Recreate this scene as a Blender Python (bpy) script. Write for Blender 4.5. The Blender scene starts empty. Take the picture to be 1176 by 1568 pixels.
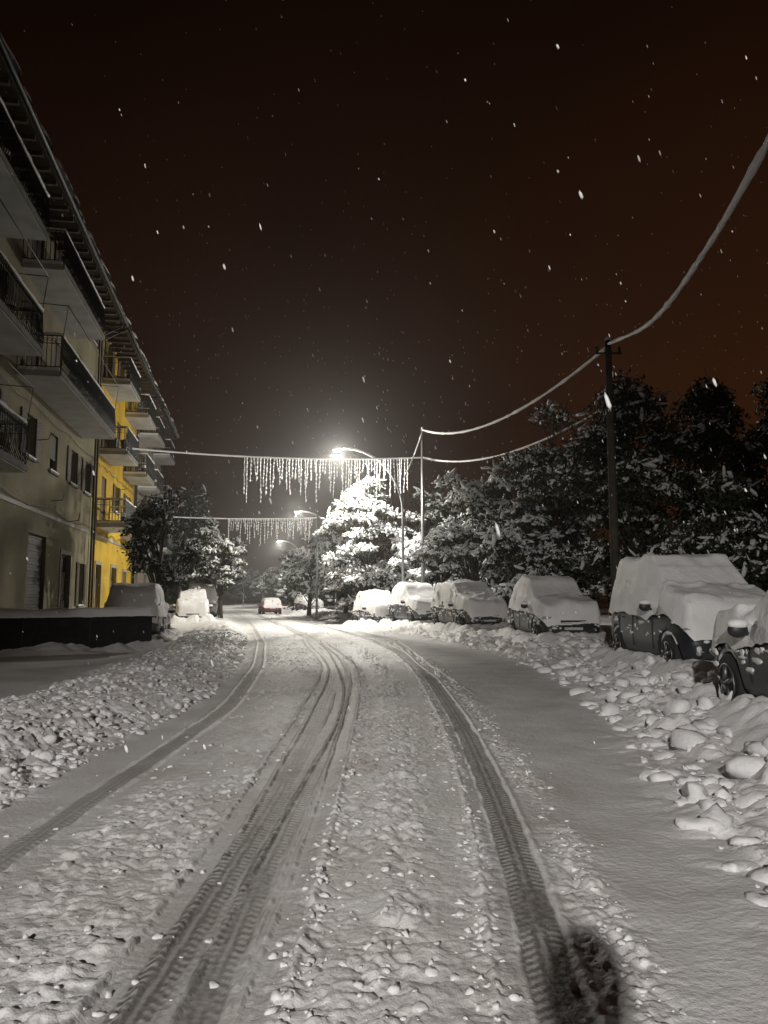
import bpy, math, random
import numpy as np
from mathutils import Vector, Matrix
rng = np.random.default_rng(7)
random.seed(7)
scene = bpy.context.scene
scene.view_settings.view_transform = 'Standard'
scene.view_settings.look = 'None'
scene.view_settings.exposure = 0

# ------------------------------------------------------------------ materials
def mat(name, col, rough=0.7, metal=0.0, noise=0.0, nscale=6.0, bump=0.0, bscale=40.0, emis=None, estr=0.0, spec=0.5, col2=None):
    m = bpy.data.materials.new(name); m.use_nodes = True
    nt = m.node_tree; b = nt.nodes['Principled BSDF']
    b.inputs['Base Color'].default_value = (*col, 1)
    b.inputs['Roughness'].default_value = rough
    b.inputs['Metallic'].default_value = metal
    b.inputs['Specular IOR Level'].default_value = spec
    tc = nt.nodes.new('ShaderNodeTexCoord')
    if noise > 0 or col2:
        n = nt.nodes.new('ShaderNodeTexNoise'); n.inputs['Scale'].default_value = nscale
        n.inputs['Detail'].default_value = 6
        nt.links.new(tc.outputs['Object'], n.inputs['Vector'])
        r = nt.nodes.new('ShaderNodeValToRGB')
        c2 = col2 if col2 else tuple(max(0, c * (1 - noise)) for c in col)
        r.color_ramp.elements[0].position = 0.35; r.color_ramp.elements[0].color = (*c2, 1)
        r.color_ramp.elements[1].position = 0.65; r.color_ramp.elements[1].color = (*col, 1)
        nt.links.new(n.outputs['Fac'], r.inputs['Fac'])
        nt.links.new(r.outputs['Color'], b.inputs['Base Color'])
    if bump > 0:
        n2 = nt.nodes.new('ShaderNodeTexNoise'); n2.inputs['Scale'].default_value = bscale
        n2.inputs['Detail'].default_value = 5
        nt.links.new(tc.outputs['Object'], n2.inputs['Vector'])
        bp = nt.nodes.new('ShaderNodeBump'); bp.inputs['Strength'].default_value = bump
        bp.inputs['Distance'].default_value = 0.02
        nt.links.new(n2.outputs['Fac'], bp.inputs['Height'])
        nt.links.new(bp.outputs['Normal'], b.inputs['Normal'])
    if emis:
        b.inputs['Emission Color'].default_value = (*emis, 1)
        b.inputs['Emission Strength'].default_value = estr
    return m

M_snow = mat('snow', (0.80, 0.80, 0.81), 0.65, bump=0.5, bscale=22, noise=0.10, nscale=3)
M_snow_tree = mat('tree_snow', (0.79, 0.80, 0.81), 0.7, bump=0.6, bscale=14)
M_leaf = mat('leaf', (0.04, 0.05, 0.022), 0.65, noise=0.5, nscale=2)
M_bark = mat('bark', (0.07, 0.055, 0.045), 0.9, noise=0.4, nscale=8, bump=0.6, bscale=20)
M_black = mat('black_iron', (0.015, 0.015, 0.016), 0.5)
M_glass = mat('window_glass', (0.01, 0.012, 0.014), 0.08, spec=0.8)
M_rubber = mat('rubber', (0.02, 0.02, 0.02), 0.85)
M_rim = mat('rim', (0.16, 0.16, 0.165), 0.45, 0.8)
M_conc = mat('concrete', (0.24, 0.23, 0.21), 0.9, noise=0.3, nscale=2, bump=0.3)
M_slab = mat('slab_paint', (0.50, 0.50, 0.48), 0.85, noise=0.25, nscale=1.5)
M_wood = mat('wood_pole', (0.06, 0.05, 0.04), 0.9, noise=0.4, nscale=5, bump=0.4)
M_steel = mat('galvanised_steel', (0.3, 0.31, 0.31), 0.5, 0.6)
M_headl = mat('headlight_glass', (0.35, 0.38, 0.42), 0.08, spec=1.0)
M_plas = mat('dark_plastic', (0.025, 0.025, 0.027), 0.5)
M_shut = mat('shutter_paint', (0.10, 0.075, 0.05), 0.7, noise=0.3)
M_roof = mat('roof_tile', (0.16, 0.08, 0.055), 0.85, noise=0.4, nscale=4)
M_frame = mat('window_frame', (0.25, 0.23, 0.19), 0.6)
M_door = mat('door_wood', (0.05, 0.035, 0.022), 0.6, noise=0.4, nscale=3)

# ------------------------------------------------------------------ mesh helpers
def np_mesh(name, V, F, mats, smooth=True, midx=None, parent=None):
    V = np.asarray(V, dtype=np.float32); F = np.asarray(F, dtype=np.int32)
    me = bpy.data.meshes.new(name)
    me.vertices.add(len(V)); me.vertices.foreach_set('co', V.ravel())
    k = F.shape[1]
    me.loops.add(F.size); me.loops.foreach_set('vertex_index', F.ravel())
    me.polygons.add(len(F))
    me.polygons.foreach_set('loop_start', np.arange(0, F.size, k, dtype=np.int32))
    me.polygons.foreach_set('loop_total', np.full(len(F), k, dtype=np.int32))
    if midx is not None: me.polygons.foreach_set('material_index', np.asarray(midx, dtype=np.int32))
    me.polygons.foreach_set('use_smooth', np.full(len(F), smooth, dtype=bool))
    for m in mats: me.materials.append(m)
    me.update(calc_edges=True)
    ob = bpy.data.objects.new(name, me); scene.collection.objects.link(ob)
    if parent: ob.parent = parent
    return ob

def empty(name, loc=(0, 0, 0), rot=0.0):
    e = bpy.data.objects.new(name, None); scene.collection.objects.link(e)
    e.location = loc; e.rotation_euler = (0, 0, rot); e.empty_display_size = 0.3
    return e

class MB:
    def __init__(s): s.v = []; s.f = []; s.m = []; s.sm = []
    def box(s, x0, x1, y0, y1, z0, z1, m=0):
        i = len(s.v)
        s.v += [(x0,y0,z0),(x1,y0,z0),(x1,y1,z0),(x0,y1,z0),(x0,y0,z1),(x1,y0,z1),(x1,y1,z1),(x0,y1,z1)]
        for q in [(0,3,2,1),(4,5,6,7),(0,1,5,4),(1,2,6,5),(2,3,7,6),(3,0,4,7)]:
            s.f.append(tuple(i + a for a in q)); s.m.append(m); s.sm.append(False)
    def quad(s, pts, m=0):
        i = len(s.v); s.v += [tuple(p) for p in pts]; s.f.append(tuple(range(i, i + len(pts)))); s.m.append(m); s.sm.append(False)
    def tube(s, pts, rad, sides=6, m=0, cap=True):
        pts = [Vector(p) for p in pts]; n = len(pts)
        if not hasattr(rad, '__len__'): rad = [rad] * n
        base = len(s.v)
        for k, p in enumerate(pts):
            d = (pts[min(k + 1, n - 1)] - pts[max(k - 1, 0)]).normalized()
            a = Vector((0, 0, 1)) if abs(d.z) < 0.9 else Vector((1, 0, 0))
            u = d.cross(a).normalized(); w = d.cross(u)
            for j in range(sides):
                t = 2 * math.pi * j / sides
                s.v.append(tuple(p + (u * math.cos(t) + w * math.sin(t)) * rad[k]))
        for k in range(n - 1):
            for j in range(sides):
                a = base + k * sides + j; b = base + k * sides + (j + 1) % sides
                s.f.append((a, b, b + sides, a + sides)); s.m.append(m); s.sm.append(True)
        if cap:
            s.f.append(tuple(base + j for j in range(sides))[::-1]); s.m.append(m); s.sm.append(False)
            s.f.append(tuple(base + (n - 1) * sides + j for j in range(sides))); s.m.append(m); s.sm.append(False)
    def ell(s, c, r, m=0, nu=12, nv=8):
        base = len(s.v)
        for a in range(nv + 1):
            th = math.pi * a / nv
            for b in range(nu):
                ph = 2 * math.pi * b / nu
                s.v.append((c[0] + r[0] * math.sin(th) * math.cos(ph), c[1] + r[1] * math.sin(th) * math.sin(ph), c[2] + r[2] * math.cos(th)))
        for a in range(nv):
            for b in range(nu):
                p = base + a * nu + b; q = base + a * nu + (b + 1) % nu
                s.f.append((p, p + nu, q + nu, q)); s.m.append(m); s.sm.append(True)
    def build(s, name, mats, parent=None):
        me = bpy.data.meshes.new(name); me.from_pydata(s.v, [], s.f)
        for mm in mats: me.materials.append(mm)
        me.polygons.foreach_set('material_index', s.m); me.polygons.foreach_set('use_smooth', s.sm)
        me.update()
        ob = bpy.data.objects.new(name, me); scene.collection.objects.link(ob)
        if parent: ob.parent = parent
        return ob

# ------------------------------------------------------------------ noise
def h2(ix, iy, seed):
    n = (ix.astype(np.int64) * 374761393 + iy.astype(np.int64) * 668265263 + seed * 2147483647 + 12345) & 0xffffffff
    n = ((n ^ (n >> 13)) * 1274126177) & 0xffffffff
    n = ((n ^ (n >> 16)) * 2246822519) & 0xffffffff
    return ((n ^ (n >> 15)) & 0xffffff) / float(0xffffff)
def vn(x, y, seed=0):
    ix = np.floor(x); iy = np.floor(y); fx = x - ix; fy = y - iy
    fx = fx * fx * (3 - 2 * fx); fy = fy * fy * (3 - 2 * fy)
    a = h2(ix, iy, seed); b = h2(ix + 1, iy, seed); c = h2(ix, iy + 1, seed); d = h2(ix + 1, iy + 1, seed)
    return (a + (b - a) * fx) * (1 - fy) + (c + (d - c) * fx) * fy
def fbm(x, y, seed=0, o=4):
    s = 0; a = 0.5; t = 0
    for k in range(o):
        s = s + a * vn(x * 2 ** k + 17.3 * k, y * 2 ** k - 9.1 * k, seed + k); t += a; a *= 0.5
    return s / t
def billow(x, y, seed=0, o=4, g=.55):
    """crumbly snow: rounded tops with sharp creases between"""
    s = 0; a = 1.0; t = 0
    for k in range(o):
        s = s + a * np.abs(2 * vn(x, y, seed + k) - 1) ** .8; t += a; a *= g
        x, y = (x * .80 - y * .60) * 2.03 + 5.2, (x * .60 + y * .80) * 2.03 - 3.1
    return s / t
def domes(x, y, seed, dens=1.0):
    wx = x + .55 * (vn(x * 2.1, y * 2.1, seed + 7) - .5); wy = y + .55 * (vn(x * 2.1, y * 2.1, seed + 8) - .5)
    ix = np.floor(wx); iy = np.floor(wy); out = np.zeros_like(x)
    for a in (-1, 0, 1):
        for b in (-1, 0, 1):
            cx = ix + a; cy = iy + b
            px = cx + 0.15 + 0.7 * h2(cx, cy, seed); py = cy + 0.15 + 0.7 * h2(cx, cy, seed + 1)
            r = (0.25 + 0.45 * h2(cx, cy, seed + 2)) * (h2(cx, cy, seed + 3) < dens)
            d = np.sqrt((wx - px) ** 2 + (wy - py) ** 2)
            out = np.maximum(out, np.sqrt(np.clip(r * r - d * d, 0, None)))
    return out
def sst(a, b, x):
    t = np.clip((x - a) / (b - a), 0, 1); return t * t * (3 - 2 * t)
_ys = np.arange(-60, 400, 0.25)
def curve(pts):
    p = np.array(pts, float)
    v = np.interp(_ys, p[:, 0], p[:, 1])
    k = np.hanning(17); k /= k.sum()
    v = np.convolve(np.pad(v, 8, mode='edge'), k, 'valid')
    return lambda y: np.interp(y, _ys, v)
TA = curve([(-60,-.8),(2.9,-.79),(4.3,-.76),(5.5,-.74),(7.8,-.72),(9.8,-.69),(13.4,-.77),(17.2,-1.05),(21.2,-1.55),(27.7,-2.5),(40,-5.0),(51,-7.6),(72,-11.9),(120,-24),(399,-110)])
TB = curve([(-60,.5),(2.9,.61),(3.5,.70),(4.3,.75),(5.5,.82),(7.8,.90),(9.8,.93),(13.4,.90),(17.2,.8),(21.2,.5),(27.7,-.35),(40,-3.0),(51,-5.8),(72,-10.2),(120,-22.3),(399,-108)])
TC = curve([(-60,-2.3),(4.6,-2.2),(7.8,-2.17),(10.8,-2.14),(17.2,-2.77),(25.7,-4.05),(40,-6.7),(51,-9.0),(72,-13.6),(120,-25.6),(399,-112)])
TD = curve([(-60,2.0),(9,1.5),(13,1.25),(17,.95),(21,.75),(27.7,.4),(36,-1.5),(51,-5),(72,-9.2),(120,-21),(399,-106)])
LE = curve([(-60,-3.1),(2,-2.9),(5.6,-2.75),(11.8,-2.62),(19,-3.4),(33,-5.8),(51,-9.9),(72,-15),(120,-28),(399,-116)])
RE = curve([(-60,1.6),(2,1.6),(5.5,2.1),(10,2.8),(14,3.2),(20,3.1),(27,2.1),(36,-.3),(45,-2.6),(60,-6.2),(80,-11),(120,-20),(399,-103)])

def ground_z(x, y, detail=True):
    le = LE(y); re = RE(y)
    z = 0.22 * sst(0, 0.9, le - x) - 0.06 * sst(1.6, 2.8, le - x)
    z = z + 0.28 * sst(0, 2.2, x - re)
    z = z + 0.03 * (fbm(x * 0.5, y * 0.35, 3, 3) - 0.5)
    if not detail: return z, None
    bankL = sst(-0.15, 0.3, le - x + .25 * (vn(x * 0 + 3, y * 1.3, 77) - .5)) * (1 - sst(1.7, 2.6, le - x + .5 * (vn(x, y * 1.1, 78) - .5)))
    bankR = sst(-0.5, 0.8, x - re) * (1 - sst(3.5, 6, x - re))
    inroad = sst(0, 0.3, x - le) * sst(0, 0.3, re - x)
    z = z + bankL * (0.20 * billow(x * 2.6, y * 2.6, 11, 5, .62) + 0.05 * domes(x * 6, y * 6, 12, .5) + .06 * (fbm(x * 1.5, y * 1.5, 9, 2) - .5) - .05)
    wl = x + .15 * (fbm(x * 2, y * 2, 25, 2) - .5)
    prR = sst(.30, .55, fbm(x * 1.1, y * 1.1, 26, 3))
    z = z + bankR * (0.17 * domes(wl * 2.4, y * 2.4, 21, .45) + prR * 0.17 * billow(x * 2.6, y * 2.6, 22, 4, .55) + 0.06 * domes(x * 5, y * 5, 23, .4) + .09 * (fbm(x * 1.3, y * 1.3, 24, 3) - .5))
    da = x - TA(y); db = x - TB(y); dc = x - TC(y); dd = x - TD(y)
    mid = np.exp(-((x - 0.5 * (TA(y) + TB(y)) - 0.03) / 0.24) ** 2)
    left = sst(0.1, 0.4, x - TC(y)) * sst(0.25, 0.6, TA(y) - x)
    rb = np.exp(-((db - 0.30) / 0.14) ** 2) + 0.8 * np.exp(-((db + 0.24) / 0.10) ** 2)
    ra = np.exp(-((da - 0.42) / 0.12) ** 2) + 0.7 * np.exp(-((da + 0.38) / 0.12) ** 2)
    patch = sst(0.35, 0.6, fbm(x * 1.3, y * 0.7, 31, 3))
    rough = np.clip(1.0 * mid * (0.4 + patch) + left * (0.3 + 0.8 * patch) + rb * (.35 + patch) + ra * .9, 0.05, 1.3) * inroad
    z = z + rough * (0.060 * billow(x * 5.5, y * 5.5, 41, 4, .62) + 0.022 * domes(x * 15, y * 15, 42, .4) + 0.014 * (fbm(x * 9, y * 9, 43, 3) - .4) - .018)
    z = z + inroad * (0.005 * (fbm(x * 14, y * 14, 44, 3) - .5) + .012 * (fbm(x * 4, y * 2.5, 47, 3) - .5))
    z = z + bankR * 0.012 * (fbm(x * 10, y * 10, 45, 3) - .5)
    def rut(d, w, depth, seed, pitch=0.06, slant=0.7):
        e = 0.018 * (fbm(d * 0 + y * 3.0, d * 0 + seed, seed, 3) - .5) * 2 + .012 * (fbm(x * 9, y * 9, seed + 1, 2) - .5)
        m = 1 - sst(w * 0.5 - 0.012, w * 0.5 + 0.012, np.abs(d + e))
        ph = (y + slant * np.abs(d)) / pitch
        tread = sst(-.1, .3, np.sin(2 * math.pi * ph)) * (1 - sst(w * .12, w * .16, np.abs(np.abs(d) - w * 0.33)))
        rib = sst(.0, .4, np.cos(2 * math.pi * d / (w / 3.6))) * (1 - sst(w * .2, w * .24, np.abs(d)))
        fadey = 1 - sst(9, 15, y)
        brk = sst(.25, .55, fbm(x * 2.5, y * 1.3, seed + 5, 3))
        pat = np.maximum(tread, rib * .6) * m * brk
        rim = np.exp(-((np.abs(d) - (w * .5 + .03)) / 0.02) ** 2) * (0.004 + 0.024 * vn(x * 14, y * 14, seed + 3))
        return -depth * m + fadey * 0.014 * pat + rim, m, pat
    wob = 0.05 * np.sin(y * 0.45)
    sp = 0.115 + 0.025 * np.sin(y * .6 + 1)
    fd = sst(11, 15, y)
    tr = np.zeros_like(x); cut = np.zeros_like(x)
    for d, w, dep, sd, k in [(da - sp + wob * .4, .17, .032, 51, 1.0), (da + sp, .18, .038, 52, 1.15), (da + wob, .10, .022, 55, .7), (da + .29 - wob, .09, .012, 58, .35), (da - .30 - wob * .7, .10, .012, 59, .4), (db, .20, .038, 53, 1.1), (db + .16, .08, .014, 54, .4), (dc, .18, .025, 56, .7), (dd, .18, .012, 57, .35)]:
        r, m, pt = rut(d, w, dep, sd)
        if sd == 57: r = r * fd; m = m * fd
        cut = np.where(m > .02, np.minimum(cut, r), np.maximum(cut, r * (cut > -.004)))
        tr = np.maximum(tr, m * k * (1 - .6 * pt))
    z = z + cut * inroad - .012 * np.exp(-(da / .28) ** 4) * inroad
    tr = tr * inroad
    tr = np.maximum(tr, 0.36 * np.exp(-(da / .30) ** 4) * inroad)
    tr = np.maximum(tr, 0.14 * np.exp(-(db / .30) ** 4) * inroad)
    return z, tr

# ------------------------------------------------------------------ ground sheet
def seg(a, b, d): return list(np.arange(a, b, d))
xs = [-400, -250, -160, -110, -80, -60, -45] + seg(-35, -16, 1.0) + seg(-16, -8, .25) + seg(-8, -5.5, .06) + seg(-5.5, -2.7, .02) + seg(-2.7, -1.3, .014) + seg(-1.3, 1.3, .0105) + seg(1.3, 2.6, .018) + seg(2.6, 6, .026) + seg(6, 10, .12) + seg(10, 30, .8) + [32, 38, 50, 70, 100, 160, 250, 400]
ys = [-80, -50, -30, -20, -12, -8, -5, -3, -1, 0, .8, 1.4] + seg(1.8, 2.5, .04) + seg(2.5, 6.5, .0105) + seg(6.5, 9.5, .016) + seg(9.5, 15, .03) + seg(15, 26, .07) + seg(26, 45, .16) + seg(45, 80, .5) + seg(80, 130, 2) + [135, 150, 180, 220, 280, 400, 700]
xs = np.array(xs); ys = np.array(ys)
X, Y = np.meshgrid(xs, ys)
Z, TR = ground_z(X, Y)
V = np.stack([X, Y, Z], -1).reshape(-1, 3)
nx, ny = len(xs), len(ys)
I = np.arange(nx * ny).reshape(ny, nx)
F = np.stack([I[:-1, :-1], I[:-1, 1:], I[1:, 1:], I[1:, :-1]], -1).reshape(-1, 4)
mg = bpy.data.materials.new('snowy_ground'); mg.use_nodes = True
nt = mg.node_tree; b = nt.nodes['Principled BSDF']; L = nt.links.new
b.inputs['Roughness'].default_value = 0.55
at = nt.nodes.new('ShaderNodeAttribute'); at.attribute_name = 'track'
tc = nt.nodes.new('ShaderNodeTexCoord')
n1 = nt.nodes.new('ShaderNodeTexNoise'); n1.inputs['Scale'].default_value = 1.2; n1.inputs['Detail'].default_value = 8
n2 = nt.nodes.new('ShaderNodeTexNoise'); n2.inputs['Scale'].default_value = 28; n2.inputs['Detail'].default_value = 5
n3 = nt.nodes.new('ShaderNodeTexNoise'); n3.inputs['Scale'].default_value = 110; n3.inputs['Detail'].default_value = 3
for n in (n1, n2, n3): L(tc.outputs['Object'], n.inputs['Vector'])
cr = nt.nodes.new('ShaderNodeValToRGB')
cr.color_ramp.elements[0].position = .3; cr.color_ramp.elements[0].color = (.60, .575, .55, 1)
cr.color_ramp.elements[1].position = .65; cr.color_ramp.elements[1].color = (.79, .79, .80, 1)
L(n1.outputs['Fac'], cr.inputs['Fac'])
mx = nt.nodes.new('ShaderNodeMix'); mx.data_type = 'RGBA'
mm = nt.nodes.new('ShaderNodeMath'); mm.operation = 'MULTIPLY'
L(n2.outputs['Fac'], mm.inputs[0]); mm.inputs[1].default_value = 0.9
ad = nt.nodes.new('ShaderNodeMath'); ad.operation = 'ADD'; L(mm.outputs[0], ad.inputs[0]); ad.inputs[1].default_value = 0.40
m3 = nt.nodes.new('ShaderNodeMath'); m3.operation = 'MULTIPLY'; m3.use_clamp = True
L(ad.outputs[0], m3.inputs[0]); L(at.outputs['Fac'], m3.inputs[1])
L(m3.outputs[0], mx.inputs['Factor']); L(cr.outputs['Color'], mx.inputs['A'])
mx.inputs['B'].default_value = (.15, .138, .128, 1)
L(mx.outputs['Result'], b.inputs['Base Color'])
bp = nt.nodes.new('ShaderNodeBump'); bp.inputs['Strength'].default_value = .6; bp.inputs['Distance'].default_value = .016
bp2 = nt.nodes.new('ShaderNodeBump'); bp2.inputs['Strength'].default_value = .5; bp2.inputs['Distance'].default_value = .006
L(n2.outputs['Fac'], bp.inputs['Height']); L(n3.outputs['Fac'], bp2.inputs['Height']); L(bp.outputs['Normal'], bp2.inputs['Normal'])
L(bp2.outputs['Normal'], b.inputs['Normal'])
g = np_mesh('snowy_ground', V, F, [mg])
a = g.data.attributes.new('track', 'FLOAT', 'POINT'); a.data.foreach_set('value', TR.ravel().astype(np.float32))
def gz(x, y):
    z, _ = ground_z(np.array([float(x)]), np.array([float(y)]), False); return float(z[0])

# ------------------------------------------------------------------ blobs
def ico(sub):
    import bmesh
    bm = bmesh.new(); bmesh.ops.create_icosphere(bm, subdivisions=sub, radius=1)
    v = np.array([p.co[:] for p in bm.verts]); f = np.array([[q.index for q in p.verts] for p in bm.faces]); bm.free()
    return v, f
ICO1 = ico(1); ICO2 = ico(2)
def blobs(C, S, R=None, base=ICO2, jit=0.10, lump=.22):
    bv, bf = base; n = len(C); k = len(bv)
    sc = 1 + jit * rng.standard_normal((n, k, 1))
    for fr in (2.0, 3.6):
        K = rng.standard_normal((n, 3)) * fr * .8; ph = rng.random((n, 1)) * 6.3
        sc = sc + (lump * (2.0 / fr) * np.sin(np.einsum('kj,nj->nk', bv, K) + ph))[..., None]
    P = bv[None] * sc.clip(.35, 1.8)
    P = P * S[:, None, :]
    if R is not None: P = np.einsum('nij,nkj->nki', R, P)
    P = P + C[:, None, :]
    Fq = bf[None] + (np.arange(n) * k)[:, None, None]
    return P.reshape(-1, 3), Fq.reshape(-1, 3)
def rotz(a):
    c, s = np.cos(a), np.sin(a); z = np.zeros_like(a); o = np.ones_like(a)
    return np.stack([np.stack([c, -s, z], -1), np.stack([s, c, z], -1), np.stack([z, z, o], -1)], -2)
def chunks(name, n, fx, y0, y1, smin, smax, power=1.6, sink=.25, base=ICO2, sp=2.5, jit=.12):
    y = y0 + (y1 - y0) * rng.random(n) ** power
    x = fx(y)
    s = smin + (smax - smin) * rng.random(n) ** sp
    z, _ = ground_z(x, y, True)
    S = np.stack([s * rng.uniform(.8, 1.5, n), s * rng.uniform(.7, 1.2, n), s * rng.uniform(.5, .9, n)], -1)
    C = np.stack([x, y, z + S[:, 2] * (1 - 2 * sink) * .5], -1)
    v, f = blobs(C, S, rotz(rng.random(n) * 6.3), base, jit, .34)
    return np_mesh(name, v, f, [M_snow])
chunks('snow_bank', 6000, lambda y: LE(y) - 0.0 - 2.1 * rng.random(len(y)) ** 1.1, 3.5, 30, .008, .055, 1.8, .5, sp=3)
chunks('snow_bank', 2600, lambda y: RE(y) - .05 + 3.4 * rng.random(len(y)), 2.2, 26, .01, .13, 1.4, .45, sp=3)
def roadx(y):
    k = rng.integers(0, 5, len(y)); w = np.array([.22, .6, .12, .08, .08])[k]
    c = np.where(k == 0, .5 * (TA(y) + TB(y)) + .03, np.where(k == 1, .5 * (TA(y) + TC(y)) - .05, np.where(k == 2, TB(y) + .32, np.where(k == 3, TB(y) - .26, TA(y) + .42))))
    return c + w * rng.standard_normal(len(y)) * .7
chunks('snow_clumps', 2600, roadx, 2.4, 20, .004, .022, 1.6, .5, sp=2.2)

# ------------------------------------------------------------------ trees
def tree(name, loc, h, cr, cb, K=18, leaves=260, snow=40, seed=0, leafs=.11, sb=1.0, flat=1.0, top=.75, zs=.7, lo=.20, hi=.36, spread=.82, qp=.4):
    r = np.random.default_rng(seed)
    z0 = gz(loc[0], loc[1]) - .05
    e = empty(name, (loc[0], loc[1], z0))
    mb = MB()
    tr = [(0, 0, 0), (r.normal(0, .06), r.normal(0, .06), h * .25), (r.normal(0, .15), r.normal(0, .15), h * .5), (r.normal(0, .2), r.normal(0, .2), h * .85)]
    mb.tube(tr, [.022 * h + .05, .017 * h + .03, .011 * h, .02], 8)
    cz = (h + cb) / 2; rz = (h - cb) / 2
    lob = []
    for k in range(K):
        d = r.standard_normal(3); d /= np.linalg.norm(d)
        q = r.random() ** qp * spread
        w = 1.0 if d[2] < 0 else 1 - (1 - top) * d[2]
        wob = 1 + .22 * math.sin(3 * math.atan2(d[1], d[0]) + seed) + r.normal(0, .08)
        p = np.array([d[0] * cr * q * w * wob, d[1] * cr * q * w * wob, cz + d[2] * rz * q * (1 + r.normal(0, .07))])
        lr = cr * r.uniform(lo, hi)
        lob.append((p, lr))
        t = r.uniform(.25, .7); s0 = Vector((0, 0, max(cb * .7, p[2] * t)))
        pv = Vector(p); mid = (s0 + pv) / 2 + Vector((0, 0, .12 * h * .3))
        mb.tube([s0, mid, pv], [.045, .03, .012], 5)
        for _ in range(5):
            q2 = pv + Vector(r.standard_normal(3)) * lr * .8
            mb.tube([mid.lerp(pv, .5), (pv + q2) / 2 + Vector((0, 0, .05)), q2], [.02, .012, .006], 4, cap=False)
    mb.build('trunk', [M_bark], e)
    LC = []; SC = []; SS = []; SD = []
    for p, lr in lob:
        out = np.array([p[0], p[1], 0.]); out /= np.linalg.norm(out) + 1e-6
        tw = r.uniform(.8, 1.6)
        def shape(d, rad):
            q = d * rad[:, None] * np.array([1.25, 1.25, zs * tw])
            rr = q @ out
            q[:, 2] -= .35 * rr.clip(0, None)
            return p + q
        d = r.standard_normal((leaves, 3)); d /= np.linalg.norm(d, axis=1)[:, None]
        rad = lr * (0.25 + 1.0 * r.random(leaves) ** .8)
        LC.append(shape(d, rad))
        if snow:
            d = r.standard_normal((snow, 3)); d[:, 2] = np.abs(d[:, 2]) * flat - .15
            d /= np.linalg.norm(d, axis=1)[:, None]
            rad = lr * (0.5 + .65 * r.random(snow))
            SC.append(shape(d, rad) + np.array([0, 0, .02])); SD.append(d)
            s = sb * (.03 + .12 * r.random(snow) ** 2.4)
            SS.append(np.stack([s * r.uniform(1.2, 3.0, snow), s * r.uniform(.6, 1.0, snow), s * r.uniform(.45, .7, snow)], -1))
    LC = np.concatenate(LC); n = len(LC)
    u = r.standard_normal((n, 3)); u[:, 2] -= .5; u /= np.linalg.norm(u, axis=1)[:, None]
    w = np.cross(u, r.standard_normal((n, 3))); w /= np.linalg.norm(w, axis=1)[:, None]
    sz = leafs * r.uniform(.5, 1.2, n)[:, None]
    V = np.stack([LC - u * sz, LC + w * sz * .45, LC + u * sz, LC - w * sz * .45], 1).reshape(-1, 3)
    F = np.arange(n * 4).reshape(-1, 4)
    np_mesh('foliage', V, F, [M_leaf], False, None, e)
    if snow:
        SC = np.concatenate(SC); SS = np.concatenate(SS); SD = np.concatenate(SD); n = len(SC)
        xa = SD * np.array([1, 1, .2]) + np.array([0, 0, -.4]) + .5 * r.standard_normal((n, 3)); xa /= np.linalg.norm(xa, axis=1)[:, None]
        ya = np.cross(np.array([[0, 0, 1.]]), xa); ya /= np.linalg.norm(ya, axis=1)[:, None] + 1e-6
        za = np.cross(xa, ya)
        R = np.stack([xa, ya, za], -1)
        v, f = blobs(SC, SS, R, ICO2, .10, .3)
        np_mesh('snow_load', v, f, [M_snow_tree], True, None, e)
    return e

T = 'snow_laden_tree'
open_ = dict(lo=.13, hi=.26, spread=1.0, qp=.32, zs=.6)
tree(T, (-1.1, 44.2), 8.4, 3.0, 1.0, 64, 130, 90, 101, .09, .78, top=.55, **open_)
tree(T, (1.7, 42.4), 5.2, 1.5, .6, 26, 130, 110, 102, .09, .95, **open_)
tree(T, (-5.9, 61), 6.4, 2.6, 1.0, 34, 150, 60, 103, .12, .95, **open_)
tree(T, (-2.8, 57), 5.8, 2.4, .6, 30, 150, 60, 104, .12, .9, **open_)
tree(T, (3.4, 48), 8.2, 2.0, 2.0, 26, 180, 45, 105, .11, .8, **open_)
tree(T, (4.1, 35.5), 7.4, 2.2, .9, 38, 220, 85, 106, .10, .85, lo=.16, hi=.30, spread=.95)
tree(T, (6.9, 32), 8.7, 2.9, .9, 44, 400, 60, 107, .10, .8, lo=.16, hi=.30, spread=.92)
tree(T, (8.9, 28), 9.7, 3.0, 1.2, 50, 460, 44, 108, .10, .75, lo=.15, hi=.28, spread=.95, top=.6)
tree(T, (5.6, 30.5), 5.4, 1.8, .8, 24, 320, 60, 116, .10, .8, lo=.16, hi=.30, spread=.95)
tree(T, (12.2, 28.5), 9.6, 1.9, 1.2, 38, 420, 26, 109, .11, .7, top=.35, lo=.18, hi=.32, spread=1.0)
tree(T, (15.0, 29), 9.9, 1.9, 1.2, 36, 420, 20, 110, .11, .7, top=.3, lo=.18, hi=.32, spread=1.0)
tree(T, (18.0, 28.5), 10.3, 2.2, 1.2, 36, 420, 18, 111, .11, .7, top=.4, lo=.18, hi=.32, spread=1.0)
tree(T, (9.8, 22.5), 4.8, 1.9, .5, 28, 400, 40, 112, .09, .7, lo=.16, hi=.30, spread=.95)
tree(T, (13.5, 22), 5.8, 2.4, .5, 34, 420, 26, 113, .10, .7, lo=.16, hi=.30, spread=.95)
tree(T, (-8.6, 29.5), 5.3, 1.35, 1.6, 30, 240, 26, 120, .08, .55, lo=.18, hi=.32, spread=.95)
tree(T, (-11.3, 50), 6.2, 2.0, 1.8, 26, 200, 60, 121, .11, .8, **open_)
tree(T, (-13.4, 62), 7.0, 2.6, 2.0, 24, 200, 50, 122, .14, .95, **open_)
tree(T, (-9.9, 47), 5.0, 1.4, 2.0, 18, 200, 55, 124, .10, .65, **open_)
tree(T, (-17.5, 66), 12.0, 3.6, 3.0, 24, 300, 14, 123, .18, 1.0)
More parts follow.
